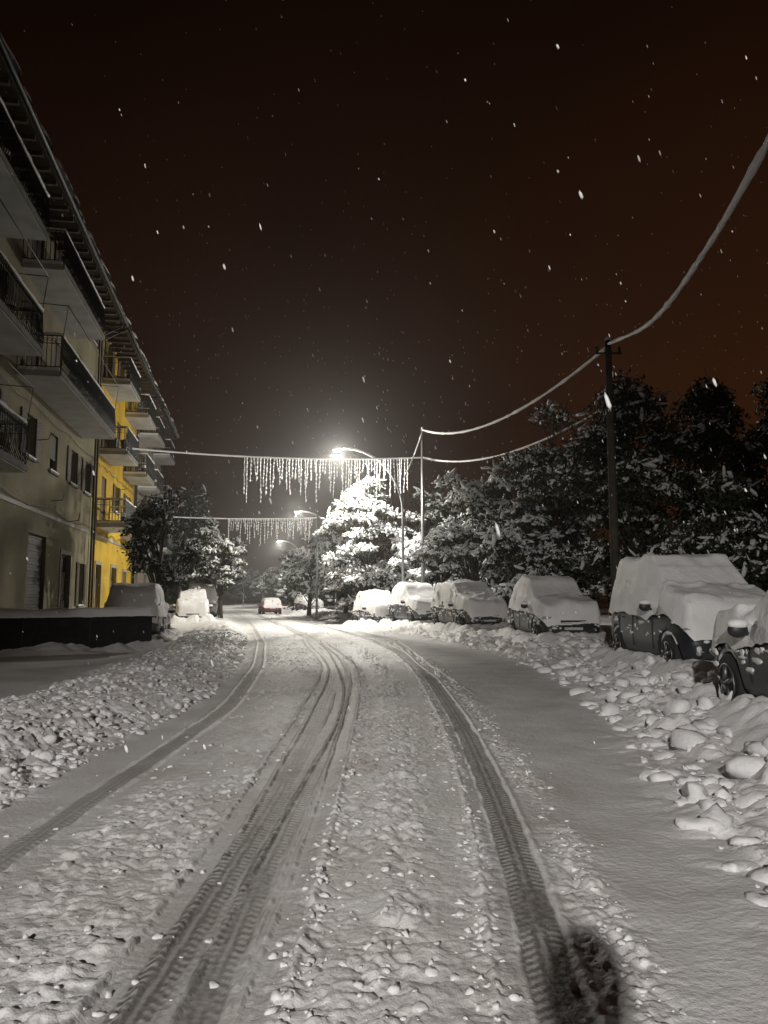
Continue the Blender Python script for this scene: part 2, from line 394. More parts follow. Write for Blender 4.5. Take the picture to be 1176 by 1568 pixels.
def mass(name, pts, seed):
    r = np.random.default_rng(seed); LC = []; SC = []
    for (x, y, h, w) in pts:
        for k in range(14):
            d = r.standard_normal(3); d /= np.linalg.norm(d)
            p = np.array([x, y, h * .5]) + d * np.array([w, w, h * .45]) * r.random() ** .4 * .8
            q = r.standard_normal((190, 3)); q /= np.linalg.norm(q, axis=1)[:, None]
            LC.append(p + q * w * .45 * r.random((190, 1)) ** .4)
            q = r.standard_normal((16, 3)); q[:, 2] = np.abs(q[:, 2]); q /= np.linalg.norm(q, axis=1)[:, None]
            SC.append(p + q * w * .42)
    LC = np.concatenate(LC); SC = np.concatenate(SC); n = len(LC)
    u = r.standard_normal((n, 3)); u /= np.linalg.norm(u, axis=1)[:, None]
    w_ = np.cross(u, r.standard_normal((n, 3))); w_ /= np.linalg.norm(w_, axis=1)[:, None]
    sz = .28 * r.uniform(.5, 1.2, n)[:, None]
    V = np.stack([LC - u * sz, LC + w_ * sz * .5, LC + u * sz, LC - w_ * sz * .5], 1).reshape(-1, 3)
    e = empty(name)
    np_mesh('foliage', V, np.arange(n * 4).reshape(-1, 4), [M_leaf], False, None, e)
    m = len(SC); s = r.uniform(.15, .4, m)
    v, f = blobs(SC, np.stack([s * 1.5, s, s * .6], -1), rotz(r.random(m) * 6), ICO1)
    np_mesh('snow_load', v, f, [M_snow_tree], True, None, e)
pts = []
for y in range(78, 170, 9):
    re = float(RE(y)); le = float(LE(y))
    for k in range(3): pts.append((re + 5 + k * 6 + rng.normal(0, 1), y + rng.normal(0, 2), rng.uniform(6, 9), 3.2))
    for k in range(2): pts.append((le - 6 - k * 6 + rng.normal(0, 1), y + rng.normal(0, 2), rng.uniform(6, 9), 3.2))
for x in range(-70, -10, 6): pts.append((x, 185 + rng.normal(0, 4), 9, 4.5))
for x in range(4, 60, 5): pts.append((x + rng.normal(0, 1), 52 + rng.normal(0, 5) + x * .2, rng.uniform(6, 9), 3.5))
for x in range(21, 44, 4): pts.append((x + rng.normal(0, 1), 31 + rng.normal(0, 3), rng.uniform(8, 10), 3.0))
for x in range(-50, -18, 5): pts.append((x, 84 + rng.normal(0, 3), rng.uniform(7, 9), 3.5))
mass('distant_trees', pts, 5)

# ------------------------------------------------------------------ cars
def car(name, loc, rot, Lc=4.2, W=1.78, H=1.6, paint=(.05, .05, .055), seed=0, snow=1.0, van=False, tail=None, sidesnow=1.0, drift=1.0):
    r = np.random.default_rng(seed)
    ez = gz(loc[0], loc[1]) - .07
    e = empty(name, (loc[0], loc[1], ez), rot)
    mp = mat('car_paint', paint, .35, .3, bump=0, noise=.3, nscale=3)
    sc = H / 1.6
    if van: zt = [(0,.62),(.03,.80),(.06,.90),(.17,1.03),(.24,1.10),(.37,1.50),(.44,1.58),(.6,1.62),(.9,1.60),(.965,1.50),(.99,1.0),(1,.7)]
    else: zt = [(0,.60),(.03,.76),(.06,.84),(.18,.95),(.26,1.01),(.41,1.47),(.48,1.56),(.66,1.6),(.85,1.53),(.93,1.40),(.985,1.0),(1,.7)]
    zt = np.array(zt)
    ztop = lambda t: np.interp(t, zt[:, 0], zt[:, 1]) * sc
    w_ = lambda t: np.interp(t, [0, .03, .1, .3, .75, .93, 1], [.76, .88, .975, 1, 1, .95, .84]) * W / 2
    belt = lambda t: np.minimum(ztop(t) - .03, (.92 + .10 * t) * sc)
    def wr(t):
        c = np.interp(t, [0, .24, .42, .88, .97, 1], [.86, .86, .76, .74, .80, .84]); return w_(t) * c
    zb = lambda t: np.interp(t, [0, .06, .12, .9, 1], [.30, .22, .2, .22, .34])
    st = [0, .03, .07, .13, .20, .26, .335, .41, .44, .57, .595, .75, .775, .86, .93, .985, 1]
    prof = []
    for t in st:
        w = float(w_(t)); a = float(zb(t)); be = float(belt(t)); to = float(ztop(t)); ro = float(wr(t))
        half = [(w * .84, a), (w * .965, a + .10), (w, a + .32 if be > a + .4 else (a + be) / 2), (w * .985, be - .06), (w * .945, be), (ro, to - .045 * min(1, (to - be) / .3 + .2)), (ro * .78, to), (0, to + .025)]
        full = half + [(-x, z) for x, z in half[-2::-1]]
        prof.append([(x, -Lc / 2 + t * Lc, z) for x, z in full])
    n = len(prof[0]); v = [p for s in prof for p in s]; f = []; mi = []
    for i in range(len(st) - 1):
        for j in range(n - 1):
            a = i * n + j; f.append((a, a + n, a + n + 1, a + 1))
            jj = j if j < n / 2 else (n - 2 - j)
            t0, t1 = st[i], st[i + 1]
            gl = False
            if jj == 4: gl = (.33 < t0 and t1 < .58) or (.59 < t0 and t1 < .76) or (.77 < t0 and t1 < .87)
            elif jj in (5, 6): gl = (t0 > .25 and t1 < .42) or (t0 > .92 and t1 < .99)
            mi.append(1 if gl else (2 if jj == 0 else 0))
        a = i * n; f.append((a + n - 1, a + 2 * n - 1, a + n, a)); mi.append(2)
    f.append(tuple(range(n))); mi.append(0)
    f.append(tuple(range(len(v) - n, len(v)))[::-1]); mi.append(0)
    me = bpy.data.meshes.new('body'); me.from_pydata(v, [], f)
    for m in (mp, M_glass, M_plas): me.materials.append(m)
    me.polygons.foreach_set('material_index', mi); me.polygons.foreach_set('use_smooth', [True] * len(f)); me.update()
    body = bpy.data.objects.new('body', me); scene.collection.objects.link(body); body.parent = e
    import bmesh
    bm = bmesh.new(); bm.from_mesh(me); bmesh.ops.recalc_face_normals(bm, faces=bm.faces); bm.to_mesh(me); bm.free()
    ss = body.modifiers.new('s', 'SUBSURF'); ss.levels = 2; ss.render_levels = 2
    R = .335
    cut = MB()
    for t in (.175, .815):
        yy = -Lc / 2 + t * Lc
        for sx in (-1, 1):
            x1 = sx * (W / 2 + .1); x0 = sx * (W / 2 - .28)
            cut.tube([(x0, yy, R + .02), (x1, yy, R + .02)], R + .065, 24)
    co = cut.build('wheel_well', [M_plas], e)
    bo = body.modifiers.new('b', 'BOOLEAN'); bo.operation = 'DIFFERENCE'; bo.object = co; bo.solver = 'FAST'
    bpy.context.view_layer.update()
    dg = bpy.context.evaluated_depsgraph_get()
    nm = bpy.data.meshes.new_from_object(body.evaluated_get(dg))
    body.modifiers.clear(); body.data = nm
    bpy.data.objects.remove(co)
    d = MB()
    for t in (.175, .815):
        yy = -Lc / 2 + t * Lc
        for sx in (-1, 1):
            xo = sx * (W / 2 - .015); xi = sx * (W / 2 - .22)
            xm = [xi, xi + (xo - xi) * .12, xi + (xo - xi) * .88, xo]
            d.tube([(q, yy, R) for q in xm], [R - .03, R, R, R - .03], 28, 0)
            xf = sx * (W / 2 - .008)
            d.tube([(xf - sx * .03, yy, R), (xf, yy, R)], [R * .66, R * .64], 24, 0)
            d.tube([(xf + sx * .001, yy + math.cos(q) * R * .64, R + math.sin(q) * R * .64) for q in np.linspace(0, 6.283, 25)], .014, 5, 1, False)
            for k in range(5):
                an = 2 * math.pi * k / 5 + .3
                c, s_ = math.cos(an), math.sin(an)
                d.tube([(xf + sx * .012, yy + c * .02, R + s_ * .02), (xf + sx * .004, yy + c * R * .62, R + s_ * R * .62)], [.04, .026], 5, 1)
            d.tube([(xf + sx * .012, yy + math.cos(q) * (R * .55), R + math.sin(q) * (R * .55)) for q in np.linspace(3.5, 5.9, 8)], [.01, .03, .045, .05, .05, .045, .03, .01], 5, 2)
            d.tube([(xf - sx * .05, yy + math.cos(q) * (R + .045), R + math.sin(q) * (R + .045)) for q in np.linspace(.5, 2.6, 9)], [.01, .02, .03, .025, .03, .03, .025, .02, .01], 5, 2)
    for sx in (-1, 1):
        d.ell((sx * W * .36, -Lc / 2 + .14, .70 * sc), (.20, .13, .085), 3)
        d.ell((sx * W * .33, -Lc / 2 + .075, .40), (.09, .06, .05), 3)
        ym = -Lc / 2 + .335 * Lc
        d.ell((sx * (W / 2 + .10), ym, 1.02 * sc), (.11, .07, .085), 4)
        d.tube([(sx * (W / 2 - .06), ym, .96 * sc), (sx * (W / 2 + .06), ym, 1.0 * sc)], .025, 6, 4)
        d.ell((sx * (W / 2 + .10), ym, 1.085 * sc), (.115, .085, .045 * snow + .001), 2)
        for t in (.52, .70):
            d.ell((sx * (W / 2 + .004), -Lc / 2 + t * Lc, .82 * sc), (.018, .08, .018), 4)
        for t in (.33, .575, .765):
            d.box(min(sx * (W / 2 - .03), sx * (W / 2 + .001)), max(sx * (W / 2 - .03), sx * (W / 2 + .001)), -Lc / 2 + t * Lc - .004, -Lc / 2 + t * Lc + .004, .4, .86 * sc, 4)
        tl = 5 if tail else 6
        d.ell((sx * W * .40, Lc / 2 - .10, .86 * sc), (.12, .10, .11), tl)
    d.box(-W * .2, W * .2, -Lc / 2 - .012, -Lc / 2 + .10, .48 * sc, .64 * sc, 4)
    d.box(-W * .34, W * .34, -Lc / 2 - .008, -Lc / 2 + .12, .32, .42, 4)
    for k in range(3): d.box(-W * .19, W * .19, -Lc / 2 - .02, -Lc / 2 - .012, (.51 + .04 * k) * sc, (.52 + .04 * k) * sc, 1)
    d.box(-.26, .26, -Lc / 2 - .026, -Lc / 2 - .010, .40, .47, 7)
    d.box(-.26, .26, Lc / 2 + .002, Lc / 2 + .016, .55, .66, 7)
    mt = mat('tail_lamp', (.4, .02, .02), .2, emis=(1, .06, .04), estr=tail) if tail else M_plas
    mtd = mat('tail_lamp_off', (.25, .015, .015), .2)
    d.build('wheels_and_trim', [M_rubber, M_rim, M_snow, M_headl, M_plas, mt, mtd, M_slab], e)
    if snow > 0:
        ntt, nxx = 130, 72
        tt = np.linspace(.006, .994, ntt); uu = np.linspace(-1, 1, nxx)
        TT, UU = np.meshgrid(tt, uu, indexing='ij')
        wf = w_(TT) * 1.0; XX = UU * wf
        w2 = wr(TT); A = np.abs(XX); to = ztop(TT); be = belt(TT)
        side = np.clip((A - w2) / (wf - w2 + 1e-4), 0, 1)
        base = to + .02 * (1 - (A / w2).clip(0, 1) ** 2) - side * (to - be)
        YY = -Lc / 2 + TT * Lc
        roof = sst(.38, .46, TT) * (1 - sst(.88, .96, TT)); hood = (1 - sst(.2, .28, TT))
        scr = sst(.24, .3, TT) * (1 - sst(.36, .44, TT))
        th = (.15 + .08 * roof + .08 * hood - .03 * scr) * snow
        nse = fbm(XX * 1.6 + seed, YY * 1.6, seed, 3)
        th = th * (.62 + .74 * nse) + .035 * (fbm(XX * 5, YY * 5, seed + 2, 4) - .5)
        th = th + .07 * snow * np.exp(-((TT - .245 - .03 * (fbm(XX * 3, XX * 0, seed + 4, 3) - .5)) / .022) ** 2) * (.4 + 1.2 * fbm(XX * 4, XX * 0, seed + 5, 2))
        steep = sst(.05, .35, side) * sst(.12, .35, to - be)
        cling = (fbm(XX * 0 + YY * 2.3, side * 2.2 + seed, seed + 9, 4) - .47) * .42 * sidesnow
        cling = cling + .03 * (fbm(YY * 8, side * 6, seed + 12, 2) - .5)
        th = th * (1 - steep) + steep * cling
        ed = np.minimum(np.minimum((wf - A) / .07, (TT - .006) * Lc / .12), (.994 - TT) * Lc / .12).clip(0, 1)
        ed = np.sqrt(1 - (1 - ed) ** 2)
        hang = .20 * fbm(YY * 2.2, XX * 2.2, seed + 14, 4)
        top_ = base + th * ed - (.01 + hang) * (1 - ed)
        push = 1 + .06 * roof * sst(.0, .2, side) * (1 - sst(.5, 1, side)) + .03 * (1 - ed)
        V = np.stack([XX * push, YY - (1 - ed) * .05 * np.sign(.5 - TT) * ((TT < .05) | (TT > .95)), top_], -1)
        J = np.arange(ntt * nxx).reshape(ntt, nxx)
        F = np.stack([J[:-1, :-1], J[1:, :-1], J[1:, 1:], J[:-1, 1:]], -1).reshape(-1, 4)
        np_mesh('snow_blanket', V.reshape(-1, 3), F[:, ::-1], [M_snow], True, None, e)
        m = int(70 * sidesnow); C = []; S = []
        for k in range(m):
            if r.random() < .35:
                C.append((r.uniform(-W * .42, W * .42), -Lc / 2 + .02 + .02 * r.random(), r.uniform(.3, .72) * sc)); S.append((r.uniform(.02, .07), .02, r.uniform(.015, .045)))
            else:
                sx = r.choice([-1, 1]); C.append((sx * (W / 2 - .008), r.uniform(-Lc * .44, Lc * .44), r.uniform(.55, .90) * sc)); S.append((.014, r.uniform(.02, .12), r.uniform(.012, .04)))
        v, f = blobs(np.array(C), np.array(S), None, ICO2, .08, .3)
        np_mesh('stuck_snow', v, f, [M_snow], True, None, e)
    if name == 'parked_car':
        # drift that follows the ground and sinks into it at its edge
        gx = np.linspace(-W / 2 - .8, W / 2 + .8, 90); gy = np.linspace(-Lc / 2 - .8, Lc / 2 + .8, 140)
        GX, GY = np.meshgrid(gx, gy, indexing='ij')
        dx = np.abs(GX) - W / 2; dy = np.abs(GY) - Lc / 2
        dist = np.sqrt(dx.clip(0, None) ** 2 + dy.clip(0, None) ** 2)
        c, s_ = math.cos(rot), math.sin(rot)
        wx, wy = loc[0] + GX * c - GY * s_, loc[1] + GX * s_ + GY * c
        gzz, _ = ground_z(wx, wy, False)
        hh = .26 * drift * np.exp(-(dist / .34) ** 2) * (.35 + 1.1 * billow(wx * 1.8, wy * 1.8, seed + 60, 4, .55)) + .03 - .22 * sst(.35, .8, dist)
        J = np.arange(GX.size).reshape(GX.shape)
        F = np.stack([J[:-1, :-1], J[1:, :-1], J[1:, 1:], J[:-1, 1:]], -1).reshape(-1, 4)
        np_mesh('drift_snow', np.stack([GX, GY, gzz - ez + hh], -1).reshape(-1, 3), F, [M_snow], True, None, e)
    return e

P = 'parked_car'
car(P, (5.65, 14.5), .02, 4.1, 1.84, 1.78, (.035, .04, .05), 1, 1.2, van=True, sidesnow=1.1)
car(P, (5.1, 23.7), .08, 4.2, 1.82, 1.66, (.05, .06, .06), 2, 1.25, sidesnow=1.5)
car(P, (3.35, 31.0), .30, 4.1, 1.84, 1.6, (.10, .10, .09), 3, 1.45, van=True, sidesnow=2.4)
car(P, (1.6, 37.2), .32, 4.1, 1.78, 1.7, (.10, .11, .12), 4, 1.2, sidesnow=1.2)
car(P, (-.35, 40.4), .36, 3.6, 1.68, 1.4, (.10, .10, .12), 5, 1.7, sidesnow=2.4, drift=1.4)
car(P, (4.65, 7.5), math.pi - .04, 4.0, 1.7, 1.5, (.03, .03, .035), 6, 1.3, sidesnow=2.0)
car(P, (-6.8, 70), .4, 4.0, 1.75, 1.5, (.05, .05, .06), 7, 1.0)
car(P, (-8.0, 25.3), math.pi + .2, 4.3, 1.78, 1.5, (.09, .09, .10), 8, 1.4, sidesnow=1.8)
car(P, (-10.5, 42.5), .25, 4.0, 1.72, 1.45, (.08, .08, .10), 9, 1.6, sidesnow=2.4, drift=1.5)
car('parked_van', (-11.9, 50.5), math.pi + .25, 4.8, 1.95, 2.0, (.25, .25, .25), 10, .9, van=True)
car('driving_car', (-10.6, 72), math.pi + .28, 4.1, 1.75, 1.5, (.16, .02, .02), 11, .25, tail=14)

# ------------------------------------------------------------------ buildings
ang = math.atan2(.985, -.171)
P0 = Vector((-9.0, 14.5, 0)); D = Vector((-.171, .985, 0))
def facade(mb, x0, x1, z0, z1, ops, m=0):
    bx = sorted(set([x0, x1] + [o[0] for o in ops] + [o[1] for o in ops]))
    bz = sorted(set([z0, z1] + [o[2] for o in ops] + [o[3] for o in ops]))
    for i in range(len(bx) - 1):
        for k in range(len(bz) - 1):
            cx = (bx[i] + bx[i + 1]) / 2; cz = (bz[k] + bz[k + 1]) / 2
            if any(o[0] < cx < o[1] and o[2] < cz < o[3] for o in ops): continue
            mb.quad([(bx[i], 0, bz[k]), (bx[i + 1], 0, bz[k]), (bx[i + 1], 0, bz[k + 1]), (bx[i], 0, bz[k + 1])], m)
    for o in ops:
        a, b_, c, d_ = o[:4]; q = .22
        mb.quad([(a, 0, c), (a, q, c), (a, q, d_), (a, 0, d_)], m); mb.quad([(b_, 0, c), (b_, 0, d_), (b_, q, d_), (b_, q, c)], m)
        mb.quad([(a, 0, d_), (a, q, d_), (b_, q, d_), (b_, 0, d_)], m); mb.quad([(a, 0, c), (b_, 0, c), (b_, q, c), (a, q, c)], m)
def building(name, s0, s1, wallc, ops, balcs, seed, eave=12.9, depth=9, split=None):
    r = random.Random(seed)
    Lb = s1 - s0
    e = empty(name, tuple(P0 + D * s0), ang)
    mw = mat(name + '_plaster', wallc, .9, noise=.35, nscale=.8, bump=.3, bscale=12)
    w = MB()
    facade(w, 0, Lb, -.2, eave, ops)
    w.quad([(0, 0, -.2), (0, 0, eave), (0, depth / 2, eave + 2.2), (0, depth, eave), (0, depth, -.2)])
    w.quad([(Lb, 0, -.2), (Lb, depth, -.2), (Lb, depth, eave), (Lb, depth / 2, eave + 2.2), (Lb, 0, eave)])
    w.quad([(0, depth, -.2), (0, depth, eave), (Lb, depth, eave), (Lb, depth, -.2)])
    w.build('walls', [mw], e)
    o = MB()
    for a, b_, c, d_, kind in ops:
        if kind in ('win', 'balc'):
            o.box(a, b_, .17, .19, c, d_, 0)
            cx = (a + b_) / 2
            for xx in (a, cx - .03, b_ - .06): o.box(xx + .002, xx + .058, .12, .168, c + .002, d_ - .002, 1)
            o.box(a + .06, b_ - .06, .125, .165, d_ - .07, d_ - .003, 1); o.box(a + .06, b_ - .06, .125, .165, c + .003, c + .08, 1)
            hw = (b_ - a) / 2
            if r.random() < .6:
                for x0_, x1_ in ((a - hw - .02, a - .02), (b_ + .02, b_ + hw + .02)):
                    o.box(x0_, x1_, -.05, -.012, c, d_, 2)
                    for k in range(int((d_ - c) / .09)): o.box(x0_ + .05, x1_ - .05, -.062, -.05, c + .04 + k * .09, c + .08 + k * .09, 2)
            else:
                zz = c + (d_ - c) * r.choice([.05, .35, .6])
                while zz < d_ - .06:
                    o.box(a + .01, b_ - .01, .06, .085, zz, zz + .048, 2); zz += .055
            if kind == 'win': o.box(a - .08, b_ + .08, -.08, .1, c - .07, c - .004, 8); o.box(a - .06, b_ + .06, -.075, .08, c - .004, c + .05, 6)
        elif kind == 'door':
            o.box(a, b_, .14, .19, c, d_, 3)
            o.box(a + .1, (a + b_) / 2 - .05, .11, .14, c + .2, c + 1.1, 3); o.box((a + b_) / 2 + .05, b_ - .1, .11, .14, c + .2, c + 1.1, 3)
            o.box(a + .1, b_ - .1, .11, .14, d_ - .6, d_ - .1, 0)
            o.box(a - .14, a - .003, -.03, .04, c, d_ + .14, 1); o.box(b_ + .003, b_ + .14, -.03, .04, c, d_ + .14, 1); o.box(a, b_, -.03, .04, d_ + .003, d_ + .14, 1)
        elif kind == 'roller':
            k = 0
            while c + k * .1 < d_ - .02:
                o.box(a, b_, .1 + .015 * (k % 2), .15, c + k * .1, c + k * .1 + .095, 3); k += 1
    for (a, b_, z, dp) in balcs:
        o.box(a, b_, -dp, -.003, z - .16, z, 4)
        o.box(a - .03, b_ + .03, -dp - .03, -dp - .002, z - .13, z + .02, 8)
        o.box(a, b_, -dp + .05, -.02, z + .003, z + .10, 6)
        path = [(a + .02, -.01), (a + .02, -dp + .02), (b_ - .02, -dp + .02), (b_ - .02, -.01)]
        for (x0_, y0_), (x1_, y1_) in zip(path[:-1], path[1:]):
            dd = math.hypot(x1_ - x0_, y1_ - y0_); nb = max(2, int(dd / .115))
            for zz, rr in ((z + .12, .014), (z + .78, .012), (z + 1.0, .02)): o.tube([(x0_, y0_, zz), (x1_, y1_, zz)], rr, 4, 5)
            ns = max(3, int(dd / .25))
            o.tube([(x0_ + (x1_ - x0_) * k / ns, y0_ + (y1_ - y0_) * k / ns, z + 1.035 + r.uniform(-.005, .02)) for k in range(ns + 1)], [r.uniform(.018, .05) for k in range(ns + 1)], 6, 6)
            for k in range(nb + 1):
                t = k / nb; xx = x0_ + (x1_ - x0_) * t; yy = y0_ + (y1_ - y0_) * t
                ox, oy = (y1_ - y0_) / dd, -(x1_ - x0_) / dd
                if oy > 0: ox, oy = -ox, -oy
                bl = .07 if abs(y1_ - y0_) < .1 else 0
                o.tube([(xx, yy, z), (xx + ox * bl, yy + oy * bl, z + .25), (xx + ox * bl * .5, yy + oy * bl * .5, z + .5), (xx, yy, z + 1.0)], .011, 4, 5, False)
                if k < nb:
                    xm = xx + (x1_ - x0_) / nb / 2; ym = yy + (y1_ - y0_) / nb / 2
                    rr = .045; ux, uy = (x1_ - x0_) / dd, (y1_ - y0_) / dd
                    o.tube([(xm + ux * rr * math.cos(q), ym + uy * rr * math.cos(q), z + .89 + rr * math.sin(q)) for q in np.linspace(0, 6.28, 7)], .007, 3, 5, False)
        if r.random() < .6:
            xx = r.uniform(a + .4, b_ - 1.1); o.box(xx, xx + .8, -.42, -.1, z + .35, z + .9, 1); o.tube([(xx + .4, -.425, z + .62), (xx + .4, -.43, z + .62)], .2, 14, 5)
        for k in range(r.randint(1, 4)):
            xx = r.uniform(a + .2, b_ - .3); o.tube([(xx, -dp + .18, z + .1), (xx, -dp + .18, z + .35)], [.09, .13], 10, 7); o.ell((xx, -dp + .18, z + .42), (.15, .12, .12), 6 if r.random() < .5 else 2)
        if r.random() < .5:
            for q in (a + .1, b_ - .1): o.tube([(q, -dp, z + 1.0), (q, -dp - .1, z + 1.9), (q, -.02, z + 1.95)], .014, 5, 5)
            o.tube([(a + .1, -dp - .1, z + 1.9), (b_ - .1, -dp - .1, z + 1.9)], .012, 5, 5)
    o.box(0, Lb, -.05, -.002, -.2, .55, 8)
    o.box(0, Lb, -.035, -.0015, 4.03, 4.15, 1)
    ov = 1.05
    o.quad([(-.0, -ov, eave), (Lb, -ov, eave), (Lb, depth / 2, eave + 2.6), (0, depth / 2, eave + 2.6)], 7)
    o.quad([(-.0, -ov, eave - .12), (0, depth / 2, eave + 2.48), (Lb, depth / 2, eave + 2.48), (Lb, -ov, eave - .12)], 2)
    o.quad([(0, -ov, eave - .12), (Lb, -ov, eave - .12), (Lb, -ov, eave), (0, -ov, eave)], 2)
    o.quad([(0, depth + .6, eave), (0, depth / 2, eave + 2.6), (Lb, depth / 2, eave + 2.6), (Lb, depth + .6, eave)], 7)
    k = .3
    while k < Lb:
        o.box(k, k + .1, -ov + .06, -.01, eave - .24, eave - .125, 2); k += .7
    o.tube([(0, -ov - .07, eave - .04), (Lb, -ov - .07, eave - .04)], .07, 8, 5)
    for xx in (.25, Lb - .25): o.tube([(xx, -ov - .05, eave - .08), (xx, -.1, eave - .7), (xx, -.09, .3)], .045, 8, 5)
    for k in range(int(Lb / 4)):
        xx = r.uniform(.5, Lb - .5); zz = r.uniform(4, 11)
        o.tube([(xx, -.01, zz), (xx, -.35, zz + .05), (xx, -.4, zz + .25)], .015, 5, 5)
    o.tube([(Lb * q / 20, -.05, 4.25 + .1 * math.sin(q * 1.7)) for q in range(21)], .014, 5, 5)
    o.tube([(Lb * q / 20, -.05, 7.1 + .08 * math.sin(q * 2.3)) for q in range(21)], .012, 5, 5)
    o.build('openings_and_trim', [M_glass, M_frame, M_shut, M_door, M_slab, M_black, M_snow, M_roof, M_conc], e)
    nu = int(Lb / .12); us = np.linspace(0, Lb, nu); vs = np.array([-.06, -.0, .06, .2, .5, 1, 2.5, 5.5])
    U, Vv = np.meshgrid(us, vs, indexing='ij')
    edge = .28 * fbm(U * 1.7 + seed, U * 0, seed, 4)
    yy = -ov + .02 - edge + Vv
    th = np.where(Vv < 0, -.04, np.where(Vv < .01, .11, .22)) + .12 * (fbm(U * 2, Vv * 2, seed + 1, 3) - .5)
    slope = 2.6 / (depth / 2 + ov)
    zz = eave + (yy + ov).clip(0, None) * slope + th
    J = np.arange(U.size).reshape(U.shape)
    F = np.stack([J[:-1, :-1], J[1:, :-1], J[1:, 1:], J[:-1, 1:]], -1).reshape(-1, 4)
    np_mesh('roof_snow', np.stack([U, yy, zz], -1).reshape(-1, 3), F, [M_snow], True, None, e)
    return e, o
Zs = (4.6, 7.7, 10.75)
def ops_for(Lb, cols, ground):
    o = []
    for (x, kinds) in cols:
        for z, k in zip(Zs, kinds):
            if k == 'w': o.append((x - .5, x + .5, z + .95, z + 2.2, 'win'))
            if k == 'b': o.append((x - .55, x + .55, z + .03, z + 2.15, 'balc'))
    for g_ in ground: o.append(g_)
    return o
s0 = -14
cols = [(3, 'bbb'), (6, 'www'), (10, 'bbb'), (15.2, 'bbb'), (18.2, 'www'), (21.6, 'wbb'), (24.4, 'wbb'), (27.2, 'wbw'), (29.6, 'www')]
gr = [(2, 3.6, .3, 2.9, 'door'), (8, 10.5, .3, 3.1, 'roller'), (14, 15.4, .3, 3.0, 'door'), (17.0, 19.2, .3, 3.2, 'roller'), (22.0, 24.0, .3, 3.4, 'roller'), (26, 27.4, .3, 3.0, 'door'), (28.8, 29.6, 1.2, 2.8, 'win')]
bal = [(1.5, 4.8, z, 1.1) for z in Zs] + [(8.6, 11.6, z, 1.1) for z in Zs] + [(13.6, 17.4, Zs[0], 1.1), (13.6, 18.2, Zs[1], 1.1), (13.6, 18.2, Zs[2], 1.1)] + [(20.0, 28.6, Zs[1], 1.15), (20.0, 26.0, Zs[2], 1.1)]
building('apartment_building', s0, 16.8, (.29, .26, .16), ops_for(30.8, cols, gr), bal, 1)
cols = [(2.4, 'bbb'), (5.6, 'www'), (8.8, 'bbb')]
gr = [(1.2, 2.4, .3, 2.9, 'door'), (4.9, 6.3, .3, 2.9, 'door'), (8.3, 9.3, .3, 2.8, 'door')]
bal = [(1.0, 4.0, z, 1.15) for z in Zs] + [(7.2, 10.2, z, 1.15) for z in Zs]
building('yellow_apartment_building', 16.81, 28, (.50, .32, .02), ops_for(11, cols, gr), bal, 2)
cols = [(2.4, 'bbb'), (5.8, 'www'), (9.0, 'bbb')]
bal = [(1.0, 4.0, z, 1.1) for z in Zs] + [(7.4, 10.4, z, 1.1) for z in Zs]
building('apartment_building', 28.01, 40, (.25, .22, .17), ops_for(11, cols, gr), bal, 3)

# ------------------------------------------------------------------ low parapet wall on the left
e = empty('low_wall', (-12.5, 16.2, 0), math.atan2(3.7, 6.6))
w = MB(); Lw = 7.5
w.box(0, Lw, -.12, .12, -.1, 1.0, 0); w.box(-.03, Lw + .04, -.16, .16, 1.002, 1.07, 0)
for k in range(1, 5): w.box(k * 1.5, k * 1.5 + .03, -.125, -.12, .1, .95, 1)
w.build('wall', [mat('dark_render', (.02, .02, .021), .85, noise=.4), M_black], e)
U = np.linspace(-.05, Lw + .06, 110); Q = np.linspace(-1, 1, 17)
UU, QQ = np.meshgrid(U, Q, indexing='ij')
endf = np.clip(np.minimum(UU + .05, Lw + .06 - UU) / .15, 0, 1)
zz = 1.03 + (.14 + .14 * fbm(UU * 1.5, QQ * .5, 3, 3)) * np.sqrt(np.clip(1 - np.abs(QQ) ** 4, 0, 1)) * np.sqrt(1 - (1 - endf) ** 2) + .03 * (fbm(UU * 6, QQ, 5, 2) - .5)
J = np.arange(UU.size).reshape(UU.shape)
np_mesh('snow_cap', np.stack([UU, QQ * .2, zz], -1).reshape(-1, 3), np.stack([J[:-1, :-1], J[1:, :-1], J[1:, 1:], J[:-1, 1:]], -1).reshape(-1, 4), [M_snow], True, None, e)
# snow banked against the foot of the wall
U = np.linspace(-.3, Lw + .3, 160); Q = np.linspace(0, 1, 24)
UU, QQ = np.meshgrid(U, Q, indexing='ij')
zz = .10 + (.28 * (1 - QQ) ** 2) * (.4 + 1.2 * billow(UU * 1.3, QQ * 1.5, 71, 4, .55)) - .14 * QQ ** 4
np_mesh('foot_snow', np.stack([UU, -.1 - QQ * .9, zz], -1).reshape(-1, 3), (lambda J: np.stack([J[:-1, :-1], J[1:, :-1], J[1:, 1:], J[:-1, 1:]], -1).reshape(-1, 4))(np.arange(UU.size).reshape(UU.shape)), [M_snow], True, None, e)

